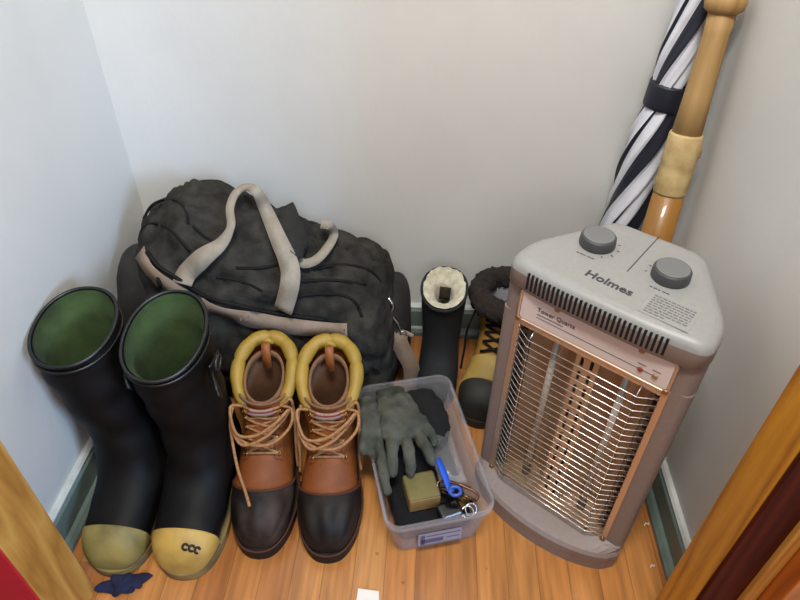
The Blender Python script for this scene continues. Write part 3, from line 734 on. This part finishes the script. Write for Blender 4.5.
# black knit hat
hm = MB()
rings = []
for i in range(16):
    f = i/15; c = W(416, 395, .092)*(1-f)+W(442, 444, .072)*f; wd = .038*(sin(PI*min(1, .25+f*.75)))**.6+.004; row = []
    for k in range(20):
        a = 2*PI*k/20; row.append(c+Vector((.95, .3, 0))*wd*cos(a)+Vector((0, 0, .032*sin(a)*(.6+.4*sin(PI*f))))*1+Vector((1, 1, 1))*.004*noise.noise(Vector((i*.5, k*.7, 3))))
    rings.append(row)
tag(MB().loft(rings, True, True, True).o('knit_hat', 'blackcloth'), 'black knit hat rolled up behind the grey glove in the bin', 'hat')
# black cloth filling the floor of the bin
def local(x, y, z): return BT @ Vector((x, y, z))
rings = []
for (hw, hl, z, dz) in ((.05, .105, .008, 0), (.068, .125, .012, 0), (.072, .128, .030, 1), (.060, .115, .046, 1), (.03, .06, .052, 1)):
    rings.append([local(p.x, p.y-.004, z+dz*.010*noise.noise(p*22+Vector((1, 2, z*30)))) for p in rrect(hw, hl, .02, 0)])
tag(MB().loft(rings, True, True, True).o('black_cloth', 'blackcloth'), 'black cloth bunched across the bottom of the bin', 'cloth')
# tan card box
tb = thing('small_box', 'small tan cardboard box standing in front of the gloves', 'box', local(-.016, -.070, .052), (0, 0, BA+.02))
MB().box(-.030, .030, -.030, .026, 0, .037).o('box_body', 'tanbox', tb, smooth=False, bevel=.005)
MB().box(-.0285, .0285, -.0322, -.0302, .002, .034).o('lit_front', 'tanbox_lit', tb, smooth=False, bevel=.0008)  # thin sheet carrying the painted light of the box front
# blue strap with clip
p = [W(437, 458, .098), W(441, 466, .102), W(445, 476, .102), W(449, 487, .100), W(452, 492, .098)]
st = thing('key_strap', 'bright blue strap beside the tan box', 'strap', local(.03, -.05, .06))
MB().ribbon(spline(p, 18), [(.4, -.3, .8)]*18, .013, .002).o('webbing', 'blue', st, world=True)
q = W(455, 491, .099)
MB().tube([q+Vector((.010*cos(2*PI*k/16), .006*sin(2*PI*k/16), .005*sin(2*PI*k/16))) for k in range(16)], .0035, 8, True).o('clip', 'blued', st, world=True)
# glossy black case
gc = thing('glasses_case', 'glossy black case in the front right corner of the bin', 'case', local(.026, -.120, .052), (0, 0, BA+.15))
MB().box(-.022, .022, -.016, .016, 0, .022).o('case_body', 'glossblack', gc, smooth=False, bevel=.006)
MB().tube([(-.020, 0, .0125), (-.0205, -.0145, .0125), (.0205, -.0145, .0125), (.020, 0, .0125)], .0010, 6).o('metal_edge', 'chrome', gc)
# sunglasses
sg = thing('sunglasses', 'brown metal sunglasses folded in the right front corner of the bin', 'sunglasses', local(.046, -.090, .056), (.35, .1, BA-.5))
for s in (-1, 1):
    ring = [Vector((s*.019+.0155*cos(a), 0, .020+.0125*sin(a))) for a in [2*PI*k/20 for k in range(20)]]
    MB().tube(ring, .0028, 8, True).o('rim', 'copper', sg)
    MB().loft([[Vector((s*.019+(p_.x-s*.019)*q_, -.001+.002*(1-q_), .020+(p_.z-.020)*q_)) for p_ in ring] for q_ in (1, .6, .05)], True, False, True).o('lens', 'lens', sg)
    MB().tube(spline([(s*.036, 0, .026), (s*.037, .012, .026), (s*.012, .018, .024), (-s*.022, .020, .021)], 14), .0026, 8).o('temple_arm', 'copper', sg)
MB().tube(spline([(-.006, 0, .024), (0, -.001, .028), (.006, 0, .024)], 6), .0018, 6).o('bridge', 'copper', sg)
# metal ring and coins under the sunglasses
kr = thing('key_ring', 'shiny metal ring with keys under the sunglasses', 'keys', local(.064, -.124, .050))
for k in range(2):
    T = Matrix.Translation((.006*k-.004, .004*k, .004+.003*k)) @ Matrix.Rotation(.3+.4*k, 4, 'X') @ Matrix.Rotation(.3*k, 4, 'Y')
    MB().tube([T @ Vector((.011*cos(2*PI*i/18), .011*sin(2*PI*i/18), 0)) for i in range(18)], .0014, 6, True).o('split_ring', 'chrome', kr)
T = Matrix.Translation((-.014, .012, .004)) @ Matrix.Rotation(.5, 4, 'Z')
MB().lathe([(.009, 0), (.009, .002)], 16, T).box(.007, .030, -.003, .003, 0, .002, T).o('key', 'brass', kr, smooth=False)
# clear plastic pouch on the right side
rings = []
for i in range(14):
    f = i/13; c = local(.048, .052-.125*f, .072); row = []
    for k in range(20):
        a = 2*PI*k/20; h = .020*sin(PI*min(1, .08+f*.95))**.5+.003
        row.append(c+(BT.to_3x3() @ Vector((.026*cos(a)*(1+.15*noise.noise(Vector((i*.6, k, 0)))), 0, h*sin(a)+.005*noise.noise(Vector((i*.7, k*.6, 8)))))))
    rings.append(row)
tag(MB().loft(rings, True, True, True).o('plastic_pouch', 'bag'), 'crumpled clear plastic pouch along the right side of the bin', 'pouch')

# ------------------------------------------------------------------ heater
HA = math.radians(-36.4); HO = Vector((.246, .668, 0)); HH = .55
ht = thing('space_heater', 'grey upright electric heater with two dials and a wire grille', 'heater', HO, (0, 0, HA))
def chain(pts, rads, n=8):
    """polygon with rounded corners"""
    out = []; m = len(pts)
    for i in range(m):
        p = Vector((*pts[i], 0)); a = Vector((*pts[i-1], 0)); b = Vector((*pts[(i+1) % m], 0)); r = rads[i]
        if r <= 0: out.append(p); continue
        r = min(r, .45*(a-p).length, .45*(b-p).length); u = (a-p).normalized(); v = (b-p).normalized(); A, B = p+u*r, p+v*r
        for k in range(n):
            f = k/(n-1); out.append(A*(1-f)**2+p*2*f*(1-f)+B*f*f)
    return out
def ext(prof, z0, z1, mb=None): 
    mb = mb or MB(); return mb.loft([[p+Vector((0, 0, z)) for p in prof] for z in (z0, z1)], True, True, True)
outer = [(-.150, .0), (.150, .0), (.148, .055), (.075, .192), (-.075, .192), (-.148, .055)]
full = chain(outer, [.02, .02, .05, .03, .03, .05])
# body with the recess for the reflectors cut out of its plan
HZ0, HZ1 = .055, .452
conc = chain([(-.150, 0), (-.119, 0), (-.119, .06), (.119, .06), (.119, 0), (.150, 0), (.148, .055), (.075, .192), (-.075, .192), (-.148, .055)], [.02, 0, 0, 0, 0, .02, .05, .03, .03, .05])
bd = MB(); ext(conc, HZ0, HZ1, bd); ext(full, HZ1, .506, bd); ext(full, .012, HZ0, bd)
bd.o('heater_body', 'heater', ht, smooth=False)
# bowed base
def bow(e, dz=0):
    o = []
    for k in range(25):
        x = -.153-e+(.306+2*e)*k/24; o.append(Vector((x, -.003-(.056+e)*max(0, 1-(x/(.153+e))**2)**.62, dz)))
    return o+[Vector((.150+e, .056, dz)), Vector((.077+e, .194+e, dz)), Vector((-.077-e, .194+e, dz)), Vector((-.150-e, .056, dz))]
def inner(dz):  # where the bow runs up into the front face
    o = []
    for k in range(25):
        x = -.148+.296*k/24; o.append(Vector((x, -.001, dz)))
    return o+[Vector((.148, .056, dz)), Vector((.076, .193, dz)), Vector((-.076, .193, dz)), Vector((-.148, .056, dz))]
MB().loft([bow(-.003, 0), bow(-.003, .026), bow(-.002, .028), bow(-.002, .040), bow(-.008, .046), [a*.35+b_*.65 for a, b_ in zip(bow(-.01, .050), inner(.056))], inner(.058)], True, True, True).o('base', 'heater', ht, smooth=False)
# top cap, rounded over at its edge, bowed a little at the front
def capout(e, z):
    pr = chain([(-.150+e, -.004+e), (-.07, -.014+e), (.07, -.014+e), (.150-e, -.004+e), (.150-e, .055), (.074-e*.8, .198-e), (-.074+e*.8, .198-e), (-.150+e, .055)], [.022, .03, .03, .022, .05, .022, .014, .05])
    return [p+Vector((0, 0, z)) for p in pr]
MB().loft([capout(.002, .504), capout(0, .507), capout(0, .533)], True, True, False).o('cap_band', 'heater', ht)
MB().loft([capout(0, .533), capout(.001, .538), capout(.004, .544), capout(.010, .548), capout(.018, .550)], True, False, True).o('top_cap', 'heater_lit', ht)  # upper part of the cap carries the painted paler tone
topz = .5503
def front_y(x):
    q = [p for p in capout(0, 0) if p.y < .05]; q.sort(key=lambda p: p.x)
    for a, b_ in zip(q, q[1:]):
        if a.x <= x <= b_.x: return a.y+(b_.y-a.y)*(x-a.x)/max(1e-6, b_.x-a.x)
    return 0
# vent slots along the front edge of the cap
for k in range(30):
    x = -.110+.206*k/29; yy = front_y(x)
    MB().box(x-.0017, x+.0017, yy-.0012, yy+.010, .512, .540).o('vent_slot', 'slot', ht, smooth=False)
# seam down the middle of the top, dials
MB().box(-.002, -.0006, .075, .188, topz-.0004, topz+.0004).o('top_seam', 'ink', ht, smooth=False)
def dial(px, py, ang):
    w = at_z(px, py, .565); l = Matrix.Rotation(-HA, 3, 'Z') @ (w-HO)
    T = Matrix.Translation((l.x, l.y, topz))
    d = MB().lathe([(.0265, 0), (.0270, .003), (.0262, .014), (.0245, .0165)], 36, T).o('dial', 'knob', ht)
    MB().lathe([(.0235, .0163), (.0232, .0176), (.0215, .0180)], 36, T).o('dial_face', 'knob_cap', d)
    for a in range(5):
        MB().box(.031, .035, -.0008, .0008, 0, .0003, T @ Matrix.Rotation(ang+.5*a, 4, 'Z')).o('dial_mark', 'ink', ht, smooth=False)
    for i, wd in enumerate((.004, .005, .003, .005, .004)):
        MB().box(-.014+.006*i, -.014+.006*i+wd, -.0385, -.0368, 0, .0003, T).o('dial_caption', 'ink', ht, smooth=False)
    return l
l1 = dial(599, 236, -.9); l2 = dial(673, 269, 1.4)
def heater_text(name, s, size, m, T, bold=0):
    v, f = text_mesh(s, size, bold=bold); obj(name, [T @ p for p in v], f, m, ht, smooth=False)
def on_top(px, py, z=topz): return Matrix.Rotation(-HA, 3, 'Z') @ (at_z(px, py, z)-HO)
q = on_top(609, 283)
heater_text('brand_lettering', 'Holmes', .021, 'ink', Matrix.Translation((q.x, q.y, topz+.0003)) @ Matrix.Rotation(-.03, 4, 'Z') @ Matrix.Diagonal((1.08, 1, 1, 1)), .0004)
q = on_top(669, 312)
stt = MB().box(q.x-.034, q.x+.034, q.y-.024, q.y+.026, topz, topz+.0004).o('warning_label', 'sticker', ht, smooth=False)
wl = MB()
for i in range(8):
    y = q.y+.021-.0056*i; x = q.x-.028; wl_end = q.x+(.029 if i < 7 else .0)
    while x < wl_end:
        w = random.uniform(.003, .008); wl.box(x, min(x+w, wl_end), y-.0011, y+.0011, topz+.0003, topz+.0006); x += w+.0014
wl.o('warning_text', 'ink_l', stt, smooth=False)
# header plate
fz = -.0035
def plate(name, x0, x1, z0, z1, y0, y1, m, bev=.002, parent=ht): return MB().box(x0, x1, y0, y1, z0, z1).o(name, m, parent, smooth=False, bevel=bev)
hp = plate('header_plate', -.1165, .1165, .450, .5005, -.004, .0, 'plate', .0015)
edge = chain([(-.119, .4475), (.119, .4475), (.119, .503), (-.119, .503)], [.004, .004, .008, .008])
MB().tube([Vector((p.x, -.0035, p.y)) for p in edge], .0026, 6, True).o('plate_edge', 'trimmetal', hp)
Tf = lambda x, z: Matrix.Translation((x, -.0044, z)) @ Matrix.Rotation(PI/2, 4, 'X')
heater_text('header_lettering', 'Tower Quartz', .0105, 'ink', Tf(-.058, .481))
MB().box(-.088, -.045, -.0045, -.0040, .4715, .4728).o('header_underline', 'ink_l', ht, smooth=False)
MB().box(-.088, .098, -.0045, -.0040, .4655, .4664).o('header_rule', 'ink_l', ht, smooth=False)
for x, m in ((.076, 'redlens'), (.097, 'amber')):
    MB().lathe([(.0042, 0), (.0040, .0014), (.002, .0024)], 16, Tf(x, .4655)).o('indicator_light', m, ht)
    MB().box(x-.006, x+.006, -.0045, -.0040, .4745, .4757).o('indicator_caption', 'ink_l', ht, smooth=False)
for x, z in ((-.058, .4985), (.070, .4985), (-.1165, .449), (.1165, .449), (-.1165, .062), (.1165, .062)):
    MB().lathe([(.0046, 0), (.0042, .0022), (.002, .003)], 14, Tf(x, z)).o('screw', 'screw', ht)
# bright frame round the opening
plate('grille_frame', -.1225, -.1125, .056, .450, -.0035, .004, 'trimmetal', .0012)
plate('grille_frame', .1125, .1225, .056, .450, -.0035, .004, 'trimmetal', .0012)
plate('grille_frame', -.1125, .1125, .436, .449, -.0035, .004, 'trimmetal', .0012)
plate('grille_frame', -.1125, .1125, .056, .063, -.0035, .004, 'trimmetal', .0012)
# reflectors (troughs), quartz tubes, centre strip, side slots
for cx in (-.058, .058):
    rows = []
    for k in range(17):
        a = -1+2*k/16; rows.append((cx+.039*a, .016+.038*(1-a*a)))
    MB().loft([[Vector((x, y, z)) for x, y in rows] for z in (.064, .436)], False).o('reflector', 'reflector', ht)
    MB().loft([[Vector((cx+.0055*cos(2*PI*k/14), .026+.0055*sin(2*PI*k/14), z)) for k in range(14)] for z in (.085, .42)], True, True, True).o('quartz_tube', 'quartz', ht)
    for za, zb in ((.064, .088), (.416, .436)):
        MB().lathe([(.008, za), (.008, zb)], 14, Matrix.Translation((cx, .026, 0))).o('tube_socket', 'refl_dark', ht)
cs = plate('centre_strip', -.019, .019, .064, .436, .010, .016, 'reflector', .001)
for x in (-.008, .008):
    for k in range(12):
        z = .075+.030*k; MB().box(x-.0024, x+.0024, .0092, .0104, z, z+.017).o('strip_slot', 'slot', ht, smooth=False)
MB().lathe([(.005, 0), (.004, .002)], 14, Matrix.Translation((-.004, .0098, .425)) @ Matrix.Rotation(PI/2, 4, 'X')).o('screw', 'screw', ht)
for sx in (-1, 1):
    sp_ = plate('side_strip', sx*.108-.010, sx*.108+.010, .064, .436, .012, .018, 'refl_dark', .001)
    for k in range(20):
        z = .072+.0182*k; MB().box(sx*.108-.004, sx*.108+.004, .0112, .0124, z, z+.009).o('side_slot', 'slot', ht, smooth=False)
plate('floor_plate', -.1185, .1185, .057, .064, .0042, .058, 'reflector', .001)
# wire guard
for k in range(26):
    z = .074+.0142*k
    MB().tube([(-.114, -.003, z), (-.108, -.006, z), (-.088, -.019, z), (.088, -.019, z), (.108, -.006, z), (.114, -.003, z)], .0009, 6).o('guard_wire', 'wire', ht)
for x in (-.086, .086):
    MB().tube([(x, -.004, .440), (x, -.0172, .430), (x, -.0172, .070), (x, -.004, .060)], .0011, 6).o('guard_stay', 'wire', ht)

# ------------------------------------------------------------------ umbrella
ub = Vector((.375, 1.105, .004)); ut = Vector((.440, 1.130, 1.02))
ax = (ut-ub); UL = ax.length; rot = ax.to_track_quat('Z', 'Y')
um = thing('umbrella', 'rolled golf umbrella with white and navy panels in the corner', 'umbrella', ub); um.rotation_mode = 'QUATERNION'; um.rotation_quaternion = rot
um2 = um
rings = []; NS = 66; NR = 90
for i in range(NR):
    f = i/(NR-1); z = .10+.80*f
    r = .012+.027*min(1, f/.22)**.7-.010*max(0, (f-.6)/.4)
    r *= 1-.18*math.exp(-((z-.65)/.045)**2)     # pinched at the strap
    tw = 7.5*f; row = []
    for k in range(NS):
        a = 2*PI*k/NS; ph = (k/NS*9) % 1
        rr_ = r*(.86+.20*ph+.09*noise.noise(Vector((k*.3, f*9, 1))))
        row.append(Vector((rr_*cos(a+tw), rr_*sin(a+tw), z)))
    rings.append(row)
fm = []
for i in range(NR-1):
    for k in range(NS):
        s = k % 22; fm.append(1 if (s < 7 or s == 14) else 0)
mb = MB().loft(rings, True, False, False); mb.o('canopy', 'umb_w', um, mats=['umb_w', 'umb_b'], fm=fm)
MB().lathe([(.0345, .628), (.0352, .632), (.0352, .668), (.0345, .672)], 32, Matrix.Translation((0, 0, 0))).o('tie_strap', 'umb_b', um)
MB().lathe([(.004, 0), (.005, .02), (.006, .10), (.010, .115)], 14).o('ferrule', 'chrome', um)
MB().lathe([(.006, .90), (.006, .93), (.016, .935), (.017, 1.0), (.012, 1.01)], 18).o('grip', 'umb_b', um)

# ------------------------------------------------------------------ bat
bt_top = at_y(727, -2, 1.060); bt_low = at_y(655, 240, .992)
d = (bt_low-bt_top).normalized(); bt_bot = bt_top+d*((bt_top.z-.004)/-d.z)
bl = (bt_top-bt_bot).length
bat = thing('wooden_bat', 'wooden bat leaning upright in the corner with tape round it', 'bat', bt_bot); bat.rotation_mode = 'QUATERNION'; bat.rotation_quaternion = (-d).to_track_quat('Z', 'Y')
def lat(name, prof, m): return MB().lathe(prof, 28).o(name, m, bat)
def zz(px, py):
    w = at_y(px, py, 1.035); return (w-bt_bot).dot(-d)
z1, z2 = zz(676, 182), zz(683, 140)
lat('barrel', [(.022, 0), (.029, .004), (.032, .02), (.032, .2), (.0305, .34), (.0265, z1)], 'barrel')
lat('grip', [(.0250, z2), (.0220, z2+.08), (.0200, bl-.05), (.0210, bl-.02)], 'batwood')
lat('knob', [(.0210, bl-.022), (.029, bl-.016), (.031, bl-.006), (.029, bl+.004), (.02, bl+.008)], 'batwood')
tw = lat('tape_wrap', [(.0272, z1-.012), (.0284, z1-.008), (.0288, (z1+z2)/2-.012), (.0278, (z1+z2)/2), (.0292, (z1+z2)/2+.004), (.0280, z2+.012), (.0264, z2+.016)], 'tape')
pl = [at_y(682, 141, 1.006), at_y(690, 143, 1.004), at_y(697, 149, 1.004), at_y(694, 158, 1.002)]
MB().ribbon(spline(pl, 10), [(.2, -.9, .4)]*10, .020, .0008).o('peeling_tape', 'tape', tw, world=True)

# ------------------------------------------------------------------ little things on the floor
pp = at_z(368, 594, .003)
q = [at_z(358, 589, .001), at_z(379, 592, .001), at_z(379, 604, .001), at_z(356, 603, .001)]
v = [x+Vector((0, 0, dz)) for dz in (0, .004) for x in q]
tag(obj('paper_scrap', v, [(0, 1, 2, 3), (7, 6, 5, 4), (0, 4, 5, 1), (1, 5, 6, 2), (2, 6, 7, 3), (3, 7, 4, 0)], 'paper', smooth=False, bevel=.001), 'small white scrap on the floor in front of the bin', 'paper')
v = at_z(124, 582, .008)
tag(blob('cloth_scrap', (v.x-.002, v.y-.003, .006), (.034, .018, .0055), 'navycloth', None, n=2.2, wob=.014, fq=75, seed=3, rz=.25, zmin=.0005), 'dark navy cloth scrap poking out under the olive rubber toe', 'cloth')
for i, (px, py, s) in enumerate(((646, 524, .004), (652, 566, .003))):
    c = at_z(px, py, .003)
    lt = MB()
    lt.tube(spline([c+Vector((-s, -s, -.001)), c+Vector((0, s*.5, .001)), c+Vector((s, -s*.4, 0)), c+Vector((s*1.6, s, -.001))], 10), .0011, 6)
    tag(lt.o('lint', 'paper'), ('white lint on the floor by the right baseboard shoe', 'white lint near the foot of the right door frame')[i], 'lint')

# ------------------------------------------------------------------ light
w = bpy.data.worlds.new('world'); bpy.context.scene.world = w; w.use_nodes = True
bg = w.node_tree.nodes['Background']; bg.inputs[0].default_value = (.86, .92, 1.0, 1); bg.inputs[1].default_value = .05
def area(name, loc, target, size, power, col):
    ld = bpy.data.lights.new(name, 'AREA'); ld.shape = 'RECTANGLE'; ld.size, ld.size_y = size; ld.energy = power; ld.color = col
    o = bpy.data.objects.new(name, ld); C.objects.link(o); o.location = loc
    o.rotation_euler = (Vector(target)-Vector(loc)).to_track_quat('-Z', 'Y').to_euler(); return o
area('window_light', (1.7, -1.0, 1.25), (-.6, .9, .4), (.6, .8), 58, (.38, .60, .92))
area('ceiling_lamp', (0, .1, 2.3), (0, .9, .6), (.5, .3), 38, (1.0, 1.0, .96))
area('doorway_light', (.1, -.9, 1.3), (0, 1.1, .6), (.6, .6), 6.5, (.92, .90, 1.0))
sc = bpy.context.scene
sc.view_settings.view_transform = 'Standard'; sc.view_settings.look = 'None'; sc.view_settings.gamma = 1; sc.view_settings.use_curve_mapping = False
sc.view_settings.exposure = 0
